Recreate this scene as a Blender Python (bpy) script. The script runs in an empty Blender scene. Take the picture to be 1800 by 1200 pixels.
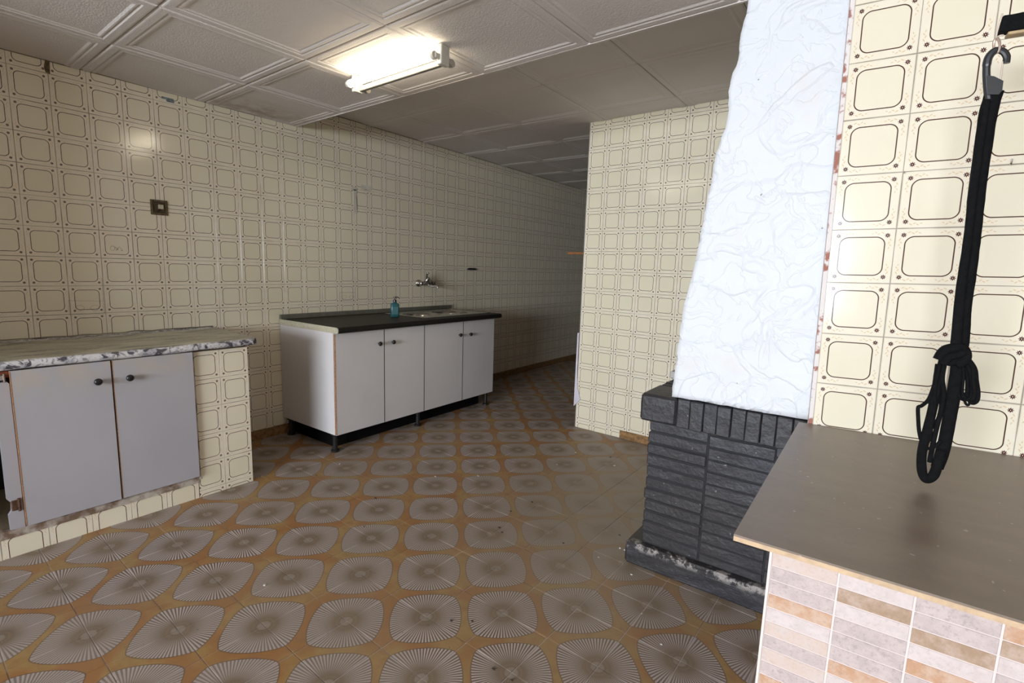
import bpy, bmesh, math, random
from mathutils import Vector, Matrix, noise
random.seed(7)
C = bpy.context.scene.collection
S = bpy.context.scene
R = math.radians

# ---------------------------------------------------------------- camera, light, exposure
FPX = 883.8; YAW = -.6278; PITCH = -.1439; ROLL = .0311; H = 1.26
def cam_axes():
    f = Vector((math.sin(YAW)*math.cos(PITCH), math.cos(YAW)*math.cos(PITCH), math.sin(PITCH)))
    r = Vector((math.cos(YAW), -math.sin(YAW), 0)); u = r.cross(f)
    r2 = math.cos(ROLL)*r + math.sin(ROLL)*u; u2 = -math.sin(ROLL)*r + math.cos(ROLL)*u
    return r2, u2, f
CR, CU, CF = cam_axes()
cd = bpy.data.cameras.new('camera'); cam = bpy.data.objects.new('camera', cd); C.objects.link(cam)
cd.sensor_width = 36; cd.lens = FPX/1800*36; cd.clip_start = .02
m = Matrix((CR, CU, -CF)).transposed().to_4x4(); m.translation = (0, 0, H); cam.matrix_world = m
S.camera = cam

w = bpy.data.worlds.new('world'); S.world = w; w.use_nodes = True
w.node_tree.nodes['Background'].inputs[0].default_value = (.75, .85, 1, 1)
w.node_tree.nodes['Background'].inputs[1].default_value = .6
S.view_settings.view_transform = 'Standard'; S.view_settings.look = 'None'
S.view_settings.gamma = 1; S.view_settings.use_curve_mapping = False
S.view_settings.exposure = 0.0

def area(name, loc, direction, sx, sy, power, col):
    l = bpy.data.lights.new(name, 'AREA'); l.shape = 'RECTANGLE'; l.size = sx; l.size_y = sy
    l.energy = power; l.color = col
    o = bpy.data.objects.new(name, l); C.objects.link(o); o.location = loc
    o.rotation_euler = Vector(direction).to_track_quat('-Z', 'Y').to_euler()
    return o
WIN = (-2.15, .70, .80, 2.12)     # window opening in the rear wall: x0, x1, z0, z1
area('window_daylight', ((WIN[0]+WIN[1])/2, -5.12, (WIN[2]+WIN[3])/2), (0, 1, -.03), WIN[1]-WIN[0]+.1, WIN[3]-WIN[2]+.1, 610, (.84, .92, 1))

# ---------------------------------------------------------------- pixel -> place (used only to read sizes off the photograph)
def ray(px, py):
    return CR*((px-900)/FPX) - CU*((py-600)/FPX) + CF
def on_z(px, py, z):
    d = ray(px, py); t = (z-H)/d.z; return Vector((d.x*t, d.y*t, z))
def on_plane(px, py, p, n):
    d = ray(px, py); o = Vector((0, 0, H)); t = (Vector(p)-o).dot(n)/d.dot(n); return o+d*t
def px_of(P):
    v = Vector(P)-Vector((0, 0, H)); z = v.dot(CF)
    if z < .05: return None
    return (900+FPX*v.dot(CR)/z, 600-FPX*v.dot(CU)/z, z)

# ---------------------------------------------------------------- helpers
def tag(o, label=None, cat=None, group=None, kind=None):
    if label: o['label'] = label
    if cat: o['category'] = cat
    if group: o['group'] = group
    if kind: o['kind'] = kind
    return o
def empty(name, loc, label, cat, group=None, rz=0):
    o = bpy.data.objects.new(name, None); C.objects.link(o); o.location = loc; o.rotation_euler = (0, 0, rz)
    o.empty_display_size = .05
    return tag(o, label, cat, group)
def link(name, me, parent=None, mw=None):
    o = bpy.data.objects.new(name, me); C.objects.link(o)
    if parent:
        o.parent = parent
        o.matrix_parent_inverse = base_matrix(parent).inverted()
    if mw is not None: o.matrix_basis = mw
    return o
def base_matrix(o):
    M = o.matrix_basis.copy()
    if o.parent: M = base_matrix(o.parent) @ o.matrix_parent_inverse @ M
    return M
def finish(name, bm, mat, parent=None, smooth=False, mw=None):
    me = bpy.data.meshes.new(name)
    bmesh.ops.recalc_face_normals(bm, faces=bm.faces)
    bm.to_mesh(me); bm.free()
    for mm in (mat if isinstance(mat, (list, tuple)) else [mat]): me.materials.append(mm)
    if smooth:
        for p in me.polygons: p.use_smooth = True
    return link(name, me, parent, mw)
def box(bm, x0, x1, y0, y1, z0, z1, bev=0, seg=1):
    vs = [bm.verts.new((x, y, z)) for x in (x0, x1) for y in (y0, y1) for z in (z0, z1)]
    fs = [bm.faces.new([vs[i] for i in q]) for q in ((0,1,3,2),(4,6,7,5),(0,4,5,1),(2,3,7,6),(0,2,6,4),(1,5,7,3))]
    if bev:
        es = set(e for f in fs for e in f.edges)
        bmesh.ops.bevel(bm, geom=list(es), offset=bev, segments=seg, affect='EDGES', profile=.5)
    return fs
def box_obj(name, dims, mat, parent=None, bev=0, seg=1, smooth=False):
    bm = bmesh.new(); box(bm, *dims, bev=bev, seg=seg); return finish(name, bm, mat, parent, smooth)
def prism(bm, pts, z0, z1):
    a = [bm.verts.new((p[0], p[1], z0)) for p in pts]; b = [bm.verts.new((p[0], p[1], z1)) for p in pts]
    n = len(pts); bm.faces.new(a[::-1]); bm.faces.new(b)
    for i in range(n): bm.faces.new((a[i], a[(i+1) % n], b[(i+1) % n], b[i]))
def tube(bm, pts, rad, seg=10, caps=True, flat=1.0, up=None, closed=False):
    pts = [Vector(p) for p in pts]; n = len(pts); rings = []
    prev = None
    for i, p in enumerate(pts):
        if closed: t = pts[(i+1) % n]-pts[i-1]
        else: t = pts[min(i+1, n-1)]-pts[max(i-1, 0)]
        t.normalize()
        if up is not None: a = t.cross(Vector(up)).normalized()
        else:
            ref = prev if prev is not None else (Vector((0, 0, 1)) if abs(t.z) < .9 else Vector((1, 0, 0)))
            a = (ref - t*ref.dot(t)).normalized(); prev = a
        b = t.cross(a)
        r = rad[i] if isinstance(rad, (list, tuple)) else rad
        rings.append([bm.verts.new(p + a*math.cos(2*math.pi*k/seg)*r + b*math.sin(2*math.pi*k/seg)*r*flat) for k in range(seg)])
    m_ = n if closed else n-1
    for i in range(m_):
        A = rings[i]; B = rings[(i+1) % n]
        for k in range(seg): bm.faces.new((A[k], A[(k+1) % seg], B[(k+1) % seg], B[k]))
    if caps and not closed:
        bm.faces.new(rings[0][::-1]); bm.faces.new(rings[-1])
def lathe(bm, prof, M=Matrix(), seg=24):
    rings = []
    for r, z in prof:
        rings.append([bm.verts.new(M @ Vector((r*math.cos(2*math.pi*k/seg), r*math.sin(2*math.pi*k/seg), z))) for k in range(seg)] if r > 1e-6 else [bm.verts.new(M @ Vector((0, 0, z)))])
    for A, B in zip(rings, rings[1:]):
        for k in range(seg):
            q = []
            for v in (A[k % len(A)], A[(k+1) % seg % len(A)], B[(k+1) % seg % len(B)], B[k % len(B)]):
                if v not in q: q.append(v)
            if len(q) > 2: bm.faces.new(q)
    for Rr, rev in ((rings[0], True), (rings[-1], False)):
        if len(Rr) > 1: bm.faces.new(Rr[::-1] if rev else Rr)
def smooth_path(pts, n=6):
    P = [Vector(p) for p in pts]; out = []
    for i in range(len(P)-1):
        p0 = P[max(i-1, 0)]; p1 = P[i]; p2 = P[i+1]; p3 = P[min(i+2, len(P)-1)]
        for k in range(n):
            t = k/n
            out.append(.5*((2*p1)+(p2-p0)*t+(2*p0-5*p1+4*p2-p3)*t*t+(3*p1-p0-3*p2+p3)*t**3))
    out.append(P[-1]); return out

# ---------------------------------------------------------------- node helper
class G:
    def __init__(s, name):
        s.m = bpy.data.materials.new(name); s.m.use_nodes = True; s.t = s.m.node_tree; s.n = s.t.nodes; s.l = s.t.links
        s.b = s.n['Principled BSDF']
    def put(s, sock, v):
        if isinstance(v, bpy.types.NodeSocket): s.l.new(v, sock)
        elif v is not None:
            if isinstance(v, (tuple, list)) and len(v) == 3 and sock.type == 'RGBA': v = (*v, 1)
            sock.default_value = v
    def ma(s, op, a, b=None, c=None, clamp=False):
        n = s.n.new('ShaderNodeMath'); n.operation = op; n.use_clamp = clamp
        s.put(n.inputs[0], a)
        if b is not None: s.put(n.inputs[1], b)
        if c is not None: s.put(n.inputs[2], c)
        return n.outputs[0]
    def add(s, a, b): return s.ma('ADD', a, b)
    def sub(s, a, b): return s.ma('SUBTRACT', a, b)
    def mul(s, a, b): return s.ma('MULTIPLY', a, b)
    def ab(s, a): return s.ma('ABSOLUTE', a)
    def mx(s, a, b): return s.ma('MAXIMUM', a, b)
    def mn(s, a, b): return s.ma('MINIMUM', a, b)
    def ln(s, a, b): return s.ma('SQRT', s.add(s.mul(a, a), s.mul(b, b)))
    def step(s, x, lo, hi, o0=0., o1=1.):     # linear ramp
        n = s.n.new('ShaderNodeMapRange'); s.put(n.inputs[0], x)
        for i, v in zip((1, 2, 3, 4), (lo, hi, o0, o1)): n.inputs[i].default_value = v
        n.clamp = True; return n.outputs[0]
    def mix(s, f, a, b):
        n = s.n.new('ShaderNodeMix'); n.data_type = 'RGBA'; s.put(n.inputs[0], f); s.put(n.inputs[6], a); s.put(n.inputs[7], b); return n.outputs[2]
    def uv(s):
        n = s.n.new('ShaderNodeUVMap'); n.uv_map = 'UVMap'; q = s.n.new('ShaderNodeSeparateXYZ'); s.l.new(n.outputs[0], q.inputs[0]); return q.outputs[0], q.outputs[1]
    def pos(s):
        n = s.n.new('ShaderNodeNewGeometry'); return n.outputs['Position']
    def obj(s):
        n = s.n.new('ShaderNodeTexCoord'); return n.outputs['Object']
    def rnd(s):
        n = s.n.new('ShaderNodeObjectInfo'); return n.outputs['Random']
    def xyz(s, v):
        q = s.n.new('ShaderNodeSeparateXYZ'); s.l.new(v, q.inputs[0]); return q.outputs
    def sc(s, v, k):
        n = s.n.new('ShaderNodeMapping'); s.l.new(v, n.inputs[0]); n.inputs['Scale'].default_value = k; return n.outputs[0]
    def noise(s, scale, v=None, detail=3, rough=.55, dist=0, col=False):
        n = s.n.new('ShaderNodeTexNoise'); n.inputs['Scale'].default_value = scale; n.inputs['Detail'].default_value = detail
        n.inputs['Roughness'].default_value = rough; n.inputs['Distortion'].default_value = dist
        s.l.new(v if v is not None else s.pos(), n.inputs['Vector']); return n.outputs['Color' if col else 'Fac']
    def bump(s, h, strength=.3, dist=.002):
        n = s.n.new('ShaderNodeBump'); n.inputs['Strength'].default_value = strength; n.inputs['Distance'].default_value = dist
        s.l.new(h, n.inputs['Height']); s.l.new(n.outputs[0], s.b.inputs['Normal']); return n
    def done(s, col=None, rough=.5, metal=0., spec=.5, coat=0.):
        if col is not None: s.put(s.b.inputs['Base Color'], col)
        s.put(s.b.inputs['Roughness'], rough); s.put(s.b.inputs['Metallic'], metal)
        s.b.inputs['Specular IOR Level'].default_value = spec; s.b.inputs['Coat Weight'].default_value = coat
        return s.m
def mat(name, col, rough=.5, metal=0., spec=.5, var=.12, scale=8, bmp=0, bs=200):
    g = G(name); n = g.noise(scale)
    c = g.mix(g.step(n, .3, .7), tuple(v*(1-var) for v in col), tuple(min(1, v*(1+var)) for v in col))
    if bmp: g.bump(g.noise(bs), bmp, .002)
    return g.done(c, rough, metal, spec)

# printed wall tile
def wall_tile_mat():
    g = G('glazed_patterned_tile'); u, v = g.uv()
    qx = g.ab(g.sub(u, .5)); qy = g.ab(g.sub(v, .5))
    # rounded square line
    dx = g.mx(g.sub(qx, .215), 0.); dy = g.mx(g.sub(qy, .215), 0.)
    sd = g.sub(g.ln(dx, dy), .14)
    inner = g.mx(g.sub(g.mx(qx, qy), .355), -1)
    line = g.step(g.ab(sd), .0072, .0118, 1, 0)
    inside = g.step(sd, -.004, .004, 1, 0)
    # flowers in the four corners
    fx = g.sub(qx, .385); fy = g.sub(qy, .385); fr = g.ln(fx, fy)
    an = g.ma('ARCTAN2', fy, fx)
    lim = g.add(.0355, g.mul(g.ma('COSINE', g.mul(an, 8.)), .011))
    fl = g.mul(g.step(g.sub(fr, lim), -.003, .001, 1, 0), g.step(fr, .006, .009))
    # pale leaves, folded over the diagonal
    mm = g.mx(qx, qy); nn = g.mn(qx, qy)
    lv = None
    for cm, cn, a, rx, ry in ((.435, .305, .5, .030, .010), (.415, .250, -.5, .026, .010), (.44, .205, .6, .024, .009), (.418, .155, -.4, .022, .008)):
        x = g.sub(mm, cm); y = g.sub(nn, cn); ca, sa = math.cos(a), math.sin(a)
        xr = g.add(g.mul(x, ca), g.mul(y, sa)); yr = g.sub(g.mul(y, ca), g.mul(x, sa))
        e = g.step(g.ln(g.mul(xr, 1/ry), g.mul(yr, 1/rx)), .8, 1.1, 1, 0)
        lv = e if lv is None else g.mx(lv, e)
    n1 = g.noise(26., detail=2); n2 = g.noise(1.3, detail=2)
    border = g.mix(g.step(n1, .35, .65), (.80, .72, .575), (.81, .735, .60))
    cen = g.mix(g.step(n2, .35, .65), (.76, .695, .52), (.79, .718, .57))
    c = g.mix(inside, border, cen)
    c = g.mix(g.mul(lv, .62), c, (.62, .41, .18))
    c = g.mix(line, c, (.070, .024, .016)); c = g.mix(fl, c, (.070, .012, .010))
    # grime where glaze meets the joint
    edge = g.step(g.mx(qx, qy), .482, .496)
    c = g.mix(g.mul(edge, g.step(g.noise(6.), .40, .65, 0, .55)), c, (.26, .17, .09))
    rr = g.add(.07, g.mul(g.noise(5., detail=4), .12))
    g.bump(g.noise(14., detail=1), .05, .004)
    return g.done(c, rr, spec=.55)
M_TILE = wall_tile_mat()

def floor_tile_mat():
    g = G('ornamental_floor_tile'); u, v = g.uv()
    t = g.ma('GREATER_THAN', g.add(u, v), 1.)
    x = g.ab(g.sub(u, t)); y = g.ab(g.sub(v, t))
    p = 1.40
    rr_ = g.mul(g.ln(x, y), 1/.66)
    rp = g.mul(g.ma('POWER', g.add(g.ma('POWER', g.mx(x, .0001), p), g.ma('POWER', g.mx(y, .0001), p)), 1/p), 1/.748)
    an = g.ma('ARCTAN2', y, x)
    inside = g.step(rp, .985, .995, 1, 0)
    outl = g.step(g.ab(g.sub(rp, 1.)), .008, .018, 1, 0)
    st = g.step(g.ma('SINE', g.mul(an, 70.)), -.30, .2)
    band = g.mul(g.step(rr_, .30, .72), inside)
    wear = g.noise(1.1, detail=5); fine = g.noise(60., detail=3)
    inn = g.mix(g.step(rr_, .05, .6), (.165, .115, .075), (.20, .15, .105))
    hub = g.step(rr_, .13, .17, 1, 0)
    inn = g.mix(g.mul(hub, .8), inn, (.29, .24, .195))
    ring = g.mul(g.step(g.ab(g.sub(rr_, .24)), .02, .035, 1, 0), g.step(g.ma('SINE', g.mul(an, 24.)), -.3, .6))
    inn = g.mix(g.mul(ring, .4), inn, (.28, .23, .17))
    dull = g.mix(g.step(rr_, .35, .85), inn, (.27, .225, .185))
    strp = g.mix(st, (.115, .076, .056), (.50, .425, .40))
    ft = g.step(g.add(wear, g.mul(fine, .12)), .45, .64)
    strp = g.mix(g.mul(ft, .55), strp, (.29, .24, .205))
    fan = g.mix(band, dull, strp)
    gap = g.mix(g.step(g.noise(5., detail=1), .45, .55), (.31, .145, .048), (.335, .205, .075))
    gap = g.mix(g.step(g.noise(22., detail=4), .45, .8), gap, (.27, .13, .05))
    c = g.mix(inside, gap, fan); c = g.mix(g.mul(outl, .75), c, (.10, .07, .05))
    # dust trodden over the glaze; paler near the hearth
    P = g.xyz(g.pos())
    near = g.mul(g.step(g.ln(g.sub(P[0], -.95), g.mul(g.sub(P[1], 2.5), .6)), .25, 1.0, 1, 0), .75)
    dust = g.mul(g.step(g.noise(1.7, detail=6, rough=.65), .42, .72), .38)
    c = g.mix(g.mx(near, dust), c, (.27, .215, .155))
    spots = g.step(g.noise(75., detail=1), .74, .78)
    c = g.mix(g.mul(spots, .6), c, (.08, .06, .05))
    g.bump(g.add(g.mul(rp, .2), g.mul(g.noise(120.), .3)), .12, .002)
    return g.done(c, g.add(.33, g.mul(wear, .3)), spec=.4)
M_FLOOR = floor_tile_mat()

def ceil_mat():
    g = G('stippled_ceiling_panel')
    g.bump(g.noise(150., detail=2), .55, .003)
    n = g.noise(.9, detail=3)
    c = g.mix(g.step(n, .35, .7), (.66, .61, .57), (.72, .68, .645))
    return g.done(c, .75, spec=.25)
M_CEIL = ceil_mat()
def ceil_stain_mat():
    g = G('stained_ceiling_panel'); g.bump(g.noise(150., detail=2), .55, .003)
    P = g.pos(); X = g.xyz(P)
    d = g.ln(g.sub(X[0], -3.35), g.mul(g.sub(X[1], 1.72), .6))
    st = g.mul(g.step(d, .03, .30, 1, 0), g.step(g.noise(9., detail=5, rough=.7), .42, .62))
    c = g.mix(g.step(g.noise(.9), .35, .7), (.66, .61, .57), (.72, .68, .645))
    c = g.mix(g.mul(st, .55), c, (.28, .16, .08)); return g.done(c, .75, spec=.25)
M_CEILST = ceil_stain_mat()
M_GROUTW = mat('wall_grout', (.34, .27, .17), .9, bmp=.4)
M_GROUTL = mat('pale_wall_grout', (.34, .32, .30), .9, bmp=.3)
M_GROUTF = mat('floor_grout', (.44, .37, .335), .95, bmp=.4, scale=4, var=.35)
M_DARKP = mat('dark_plinth', (.006, .005, .005), .9, spec=.1)
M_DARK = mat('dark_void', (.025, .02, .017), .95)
M_PLAST = mat('grey_plaster', (.42, .40, .37), .9, bmp=.5, bs=60)
M_PLAIN = mat('painted_wall', (.34, .31, .27), .85, bmp=.2)
M_WHITE = mat('white_laminate', (.64, .61, .61), .32, var=.04, scale=2.5)
M_SKIRT = mat('brown_skirting_tile', (.25, .135, .05), .45, var=.5, scale=40)

def laminate_dirty():
    g = G('stained_white_laminate'); X = g.xyz(g.pos())
    top = g.mul(g.step(X[2], .62, .79), g.step(g.noise(9., detail=4), .4, .7))
    c = g.mix(g.step(g.noise(2.), .3, .7), (.40, .385, .415), (.44, .425, .45))
    c = g.mix(g.mul(top, .5), c, (.52, .42, .24))
    return g.done(c, .38)
M_WHITED = laminate_dirty()
M_CHIP = mat('raw_chipboard_edge', (.30, .15, .075), .8, var=.4, scale=120)
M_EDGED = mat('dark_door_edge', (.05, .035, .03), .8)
M_BLACKP = mat('black_plastic', (.012, .011, .012), .3, var=.05)
M_BLACKT = mat('black_webbing', (.0055, .0055, .006), .9, spec=.15, var=.3, scale=90, bmp=.6, bs=500)
M_CHROME = mat('worn_chrome', (.55, .53, .52), .16, metal=1., var=.1)
M_STEEL = mat('brushed_sink_steel', (.50, .49, .46), .2, metal=1., var=.02)
M_TOP = mat('black_worktop', (.013, .011, .009), .5, spec=.22, var=.3, scale=25)
M_TOPEDGE = mat('beige_worktop_end', (.44, .40, .29), .7, var=.15, scale=60)

# ---------------------------------------------------------------- tile pieces
def tile_bm(w_, h_, t=.004, ch=.0006, uvrot=0):
    bm = bmesh.new(); uvl = bm.loops.layers.uv.new('UVMap')
    a, b = w_/2, h_/2
    def ring(x, y, z): return [bm.verts.new(q) for q in ((-x, -y, z), (x, -y, z), (x, y, z), (-x, y, z))]
    r0 = ring(a, b, -.001); r1 = ring(a, b, t-ch); r2 = ring(a-ch, b-ch, t)
    for A, B in ((r0, r1), (r1, r2)):
        for i in range(4): bm.faces.new((A[i], A[(i+1) % 4], B[(i+1) % 4], B[i]))
    bm.faces.new(r2)
    for f in bm.faces:
        for l in f.loops:
            u, v = l.vert.co.x/w_+.5, l.vert.co.y/h_+.5
            if uvrot: u, v = 1-v, u
            l[uvl].uv = (u, v)
    return bm
def tile_me(name, mat_, **k):
    bm = tile_bm(**k); me = bpy.data.meshes.new(name); bm.to_mesh(me); bm.free(); me.materials.append(mat_); return me
def clipped(bm, planes):
    for co, no in planes:
        g = bmesh.ops.bisect_plane(bm, geom=bm.verts[:]+bm.edges[:]+bm.faces[:], plane_co=co, plane_no=no, clear_outer=True)
    return bm
def frame(o, u, v):
    n = Vector(u).cross(Vector(v)); M = Matrix((Vector(u), Vector(v), n)).transposed().to_4x4(); M.translation = o; return M
T = .15; GAP = .0014
def jitter(s=.0035):
    return Matrix.Rotation(random.gauss(0, s), 4, 'X') @ Matrix.Rotation(random.gauss(0, s), 4, 'Y')
ME_TILE = tile_me('wall_tile', M_TILE, w_=T-GAP, h_=T-GAP)
def visible_size(M, size):
    p = px_of(M.translation)
    if p is None or not (-40 < p[0] < 1840 and -40 < p[1] < 1240): return 0
    n = M.to_3x3() @ Vector((0, 0, 1)); v = Vector((0, 0, H))-M.translation
    return size*size*max(0, n.dot(v.normalized()))/p[2]**2
def tiling(parent, F, cells, bounds, name='tile', hidden=lambda P: False, limit=300, me=ME_TILE, mk=None, step=T, rot=None, jit=.0035, stuff='tile_field', matl=M_TILE):
    """cells: list of (i, j) whose tile spans [i,i+1]x[j,j+1] in frame F; bounds (u0,u1,v0,v1) in metres clip them"""
    u0, u1, v0, v1 = bounds; lst = []
    for i, j in cells:
        a0, a1, b0, b1 = i*step, (i+1)*step, j*step, (j+1)*step
        if a1 <= u0+.004 or a0 >= u1-.004 or b1 <= v0+.004 or b0 >= v1-.004: continue
        M = F @ Matrix.Translation(((a0+a1)/2, (b0+b1)/2, 0)) @ jitter(jit)
        cut = []
        if a0 < u0-.001: cut.append(((u0-(a0+a1)/2, 0, 0), (-1, 0, 0)))
        if a1 > u1+.001: cut.append(((u1-(a0+a1)/2, 0, 0), (1, 0, 0)))
        if b0 < v0-.001: cut.append(((0, v0-(b0+b1)/2, 0), (0, -1, 0)))
        if b1 > v1+.001: cut.append(((0, v1-(b0+b1)/2, 0), (0, 1, 0)))
        s = 0 if hidden(M.translation) else visible_size(M, step)
        lst.append((s, i, j, M, cut))
    lst.sort(key=lambda q: -q[0])
    rest = bmesh.new(); rest.loops.layers.uv.new('UVMap'); nrest = 0
    mk = mk or (lambda r: tile_bm(T-GAP, T-GAP))
    for k, (s, i, j, M, cut) in enumerate(lst):
        r = rot(i, j) if rot else 0
        if s > 0 and k < limit:
            if cut:
                bm = clipped(mk(r), cut); mm = bpy.data.meshes.new(name); bm.to_mesh(mm); bm.free(); mm.materials.append(matl)
                link(name, mm, parent, M)
            else: link(name, me[r] if isinstance(me, list) else me, parent, M)
        else:
            bm = mk(r)
            if cut: clipped(bm, cut)
            bm.transform(M); mm = bpy.data.meshes.new('tmp'); bm.to_mesh(mm); bm.free(); rest.from_mesh(mm); bpy.data.meshes.remove(mm); nrest += 1
    if nrest:
        me2 = bpy.data.meshes.new(stuff); rest.to_mesh(me2); me2.materials.append(matl)
        o = link(stuff, me2, parent); o['kind'] = 'stuff'
    rest.free()

def struct(name, bm, matl, mw=None):
    o = finish(name, bm, matl, mw=mw); o['kind'] = 'structure'; return o

# ---------------------------------------------------------------- setting
XL = -3.46; ZN = 2.205; ZF = 2.355
AB = -.0351; B0 = Vector((-1.8955, 3.532, 0)); BU = Vector((math.cos(AB), math.sin(AB), 0))
XR = 2.4; YR = -5.0; YE = 8.2

bm = bmesh.new(); box(bm, XL-.2, XR+.2, YR-.25, YE+.2, -.15, -.0022); floor_o = struct('floor', bm, M_GROUTF)
FA = -.0343; FS = .1975
FF = frame((-1.2037, 1.1793, -.004), (math.cos(FA), math.sin(FA), 0), (-math.sin(FA), math.cos(FA), 0))
def mkf(r): return tile_bm(FS-.0032, FS-.0032, uvrot=r)
mef = [tile_me('floor_tile', M_FLOOR, w_=FS-.0032, h_=FS-.0032, uvrot=r) for r in (0, 1)]
cells = []
for i in range(-13, 20):
    for j in range(-33, 36):
        c_ = FF @ Vector(((i+.5)*FS, (j+.5)*FS, 0))
        if not (XL-.05 < c_.x < XR and YR < c_.y < YE): continue
        if c_.x > -1.80 and c_.y > 3.62: continue
        if c_.x > -.10 and c_.y > 1.85: continue
        cells.append((i, j))
def fhid(P):
    if P.x < -2.86 and P.y < 1.34: return True
    if P.x < -2.95 and 1.98 < P.y < 3.6: return True
    if P.x > -.72 and P.y > 2.03: return True
    if P.x > -.06 and P.y > .95: return True
    if P.x > -1.9+.0 and P.y > 3.55: return True
    return False
tiling(floor_o, FF, cells, (-9, 9, -9, 9), hidden=fhid, me=mef, mk=mkf, step=FS, rot=lambda i, j: (i+j) % 2, jit=.0022, matl=M_FLOOR)

# left wall
bm = bmesh.new(); box(bm, XL-.15, XL-.003, YR-.2, YE+.1, 0, ZF+.1); wl = struct('wall_left', bm, M_GROUTW)
FL = frame((XL-.003, .6195, 2.1476), (0, 1, 0), (0, 0, 1))
cells = [(i, j) for i in range(-9, 51) for j in range(-15, 2)]
def lhid(P):
    if P.z < .80 and P.y < 1.37: return True
    if P.z < .84 and 1.99 < P.y < 3.5: return True
    if P.y > 6.5: return True
    return False
# below the lower ceiling the wall is tiled up to it, beyond it up to the upper one
tiling(wl, FL, [c for c in cells if c[0] < 10 or c[1] < 0], (YR-.6195, YE-.6195, .07-2.1476, ZN+.0-2.1476), hidden=lhid)
def upper(i0, i1, lim):
    tiling(wl, FL, [(i, j) for i in range(i0, i1) for j in (0, 1)], (2.09-.6195, YE-.6195, 0, ZF-2.1476), hidden=lambda P: P.y > 4.5, limit=lim, stuff='upper_tile_field')
upper(10, 51, 40)
tiling(wl, FL, [(9, 0), (9, 1)], (2.09-.6195, 9, ZN-2.1476, ZF-2.1476))
# brown skirting tiles along the left wall
sk = []
y = 1.372
k = 0
while y < YE-.3:
    bm = bmesh.new(); box(bm, XL-.003, XL+.007, y+.001, y+.2985, 0, .068, bev=.0015)
    finish('skirting_tile', bm, M_SKIRT, wl); y += .30; k += 1

bm = bmesh.new(); box(bm, XL-.1, -2.60, YR-.1, -.42, 0, ZN+.02); struct('added_shade_wall', bm, M_PLAIN)  # unseen wall step added behind the camera to shade the near left wall
# far wall (beside the corridor), its return and the corridor end
FB = frame(B0+Vector((0, 0, 2.309)), BU, (0, 0, 1))
bm = bmesh.new()
pts = [(-1.904, 3.5355), (.9, 3.5355-.098), (.9, 3.75), (-1.75, 3.83), (-1.75, YE), (-1.904, YE)]
prism(bm, pts, 0, ZF+.05); wf = struct('wall_far', bm, M_GROUTL)
tiling(wf, FB, [(i, j) for i in range(0, 17) for j in range(-16, 1)], (-.004, 2.5, -2.309, ZF-2.309+.012), hidden=lambda P: P.x > -.62, limit=200)
# skirting piece at its foot stands proud of the bottom tiles
for x0, x1 in ((-1.500, -1.262), (-1.259, -.96), (-.957, -.66)):
    bm = bmesh.new(); box(bm, 0, x1-x0, -.012, -.0045, 0, .060, bev=.0015)
    finish('skirting_tile', bm, M_SKIRT, wf, mw=frame(B0+BU*((x0-B0.x)/BU.x), BU, (-BU.y, BU.x, 0)))
bm = bmesh.new(); box(bm, XL, -1.75, YE, YE+.15, 0, ZF+.05); struct('wall_corridor_end', bm, M_PLAIN)
bm = bmesh.new(); prism(bm, [(XR, YR-.2), (XR+.2, YR-.2), (XR+.2, 3.6), (XR, 3.6)], 0, ZF+.05); struct('wall_right', bm, M_PLAIN)
# rear wall with the window that lights the room
bm = bmesh.new()
x0, x1, z0, z1 = WIN
for d in ((XL, x0, 0, ZF), (x1, XR, 0, ZF), (x0, x1, 0, z0), (x0, x1, z1, ZF)):
    box(bm, d[0], d[1], YR-.18, YR, d[2], d[3])
struct('wall_rear', bm, M_PLAIN)
bm = bmesh.new()
for d in ((x0, x0+.05, z0, z1), (x1-.05, x1, z0, z1), (x0+.05, x1-.05, z0, z0+.05), (x0+.05, x1-.05, z1-.05, z1), ((x0+x1)/2-.02, (x0+x1)/2+.02, z0+.05, z1-.05)):
    box(bm, d[0], d[1], YR-.10, YR-.05, d[2], d[3], bev=.004)
wn = struct('window_1', bm, M_WHITE)

# side wall next to the fireplace: glossy tiles, slightly out of true
aC = .0946; lC = -.0158; C0 = Vector((-.1416, 1.7449, 1.8484)); tC = Vector((math.cos(aC), math.sin(aC), 0)); up = Vector((0, 0, 1))
CUu = math.cos(lC)*tC - math.sin(lC)*up; CV = math.sin(lC)*tC + math.cos(lC)*up
FC = frame(C0, CUu, CV)
bm = bmesh.new(); box(bm, -.011, 2.54, -1.85, .40, -.19, -.0025)
ws = struct('wall_side', bm, None, mw=FC)
g = G('side_wall_plaster'); n = g.noise(30., detail=4)
g.bump(g.noise(90.), .5, .003)
M_SIDE = g.done(g.mix(g.step(n, .38, .46), (.36, .15, .11), (.74, .68, .66)), .9)
ws.data.materials.clear(); ws.data.materials.append(M_SIDE)
bm = bmesh.new(); box(bm, .0, 2.53, -1.08, .36, -.003, -.0016); go = finish('grout_bed', bm, M_GROUTL, ws, mw=FC)
tiling(ws, FC @ Matrix.Translation((0, 0, -.0025)), [(i, j) for i in range(0, 17) for j in range(-7, 3)], (0, 2.53, -1.07, .36), limit=300, jit=.002)
# small nails and a chip in that wall
def nail(px, py, up_=.012):
    p = on_plane(px, py, C0, FC.to_3x3() @ Vector((0, 0, 1))); nrm = FC.to_3x3() @ Vector((0, 0, 1))
    bm = bmesh.new(); tube(bm, smooth_path([p-nrm*.003, p+nrm*.012, p+nrm*.016+Vector((0, 0, up_))], 4), .0018, 8)
    return finish('nail', bm, M_CHROME)
tag(nail(1588, 303, -.004), 'short grey nail in tile joint right of the white chimney hood', 'nail')
tag(nail(1774, 290), 'small bent nail in tile joint right of the hanging black strap', 'nail')

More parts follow.
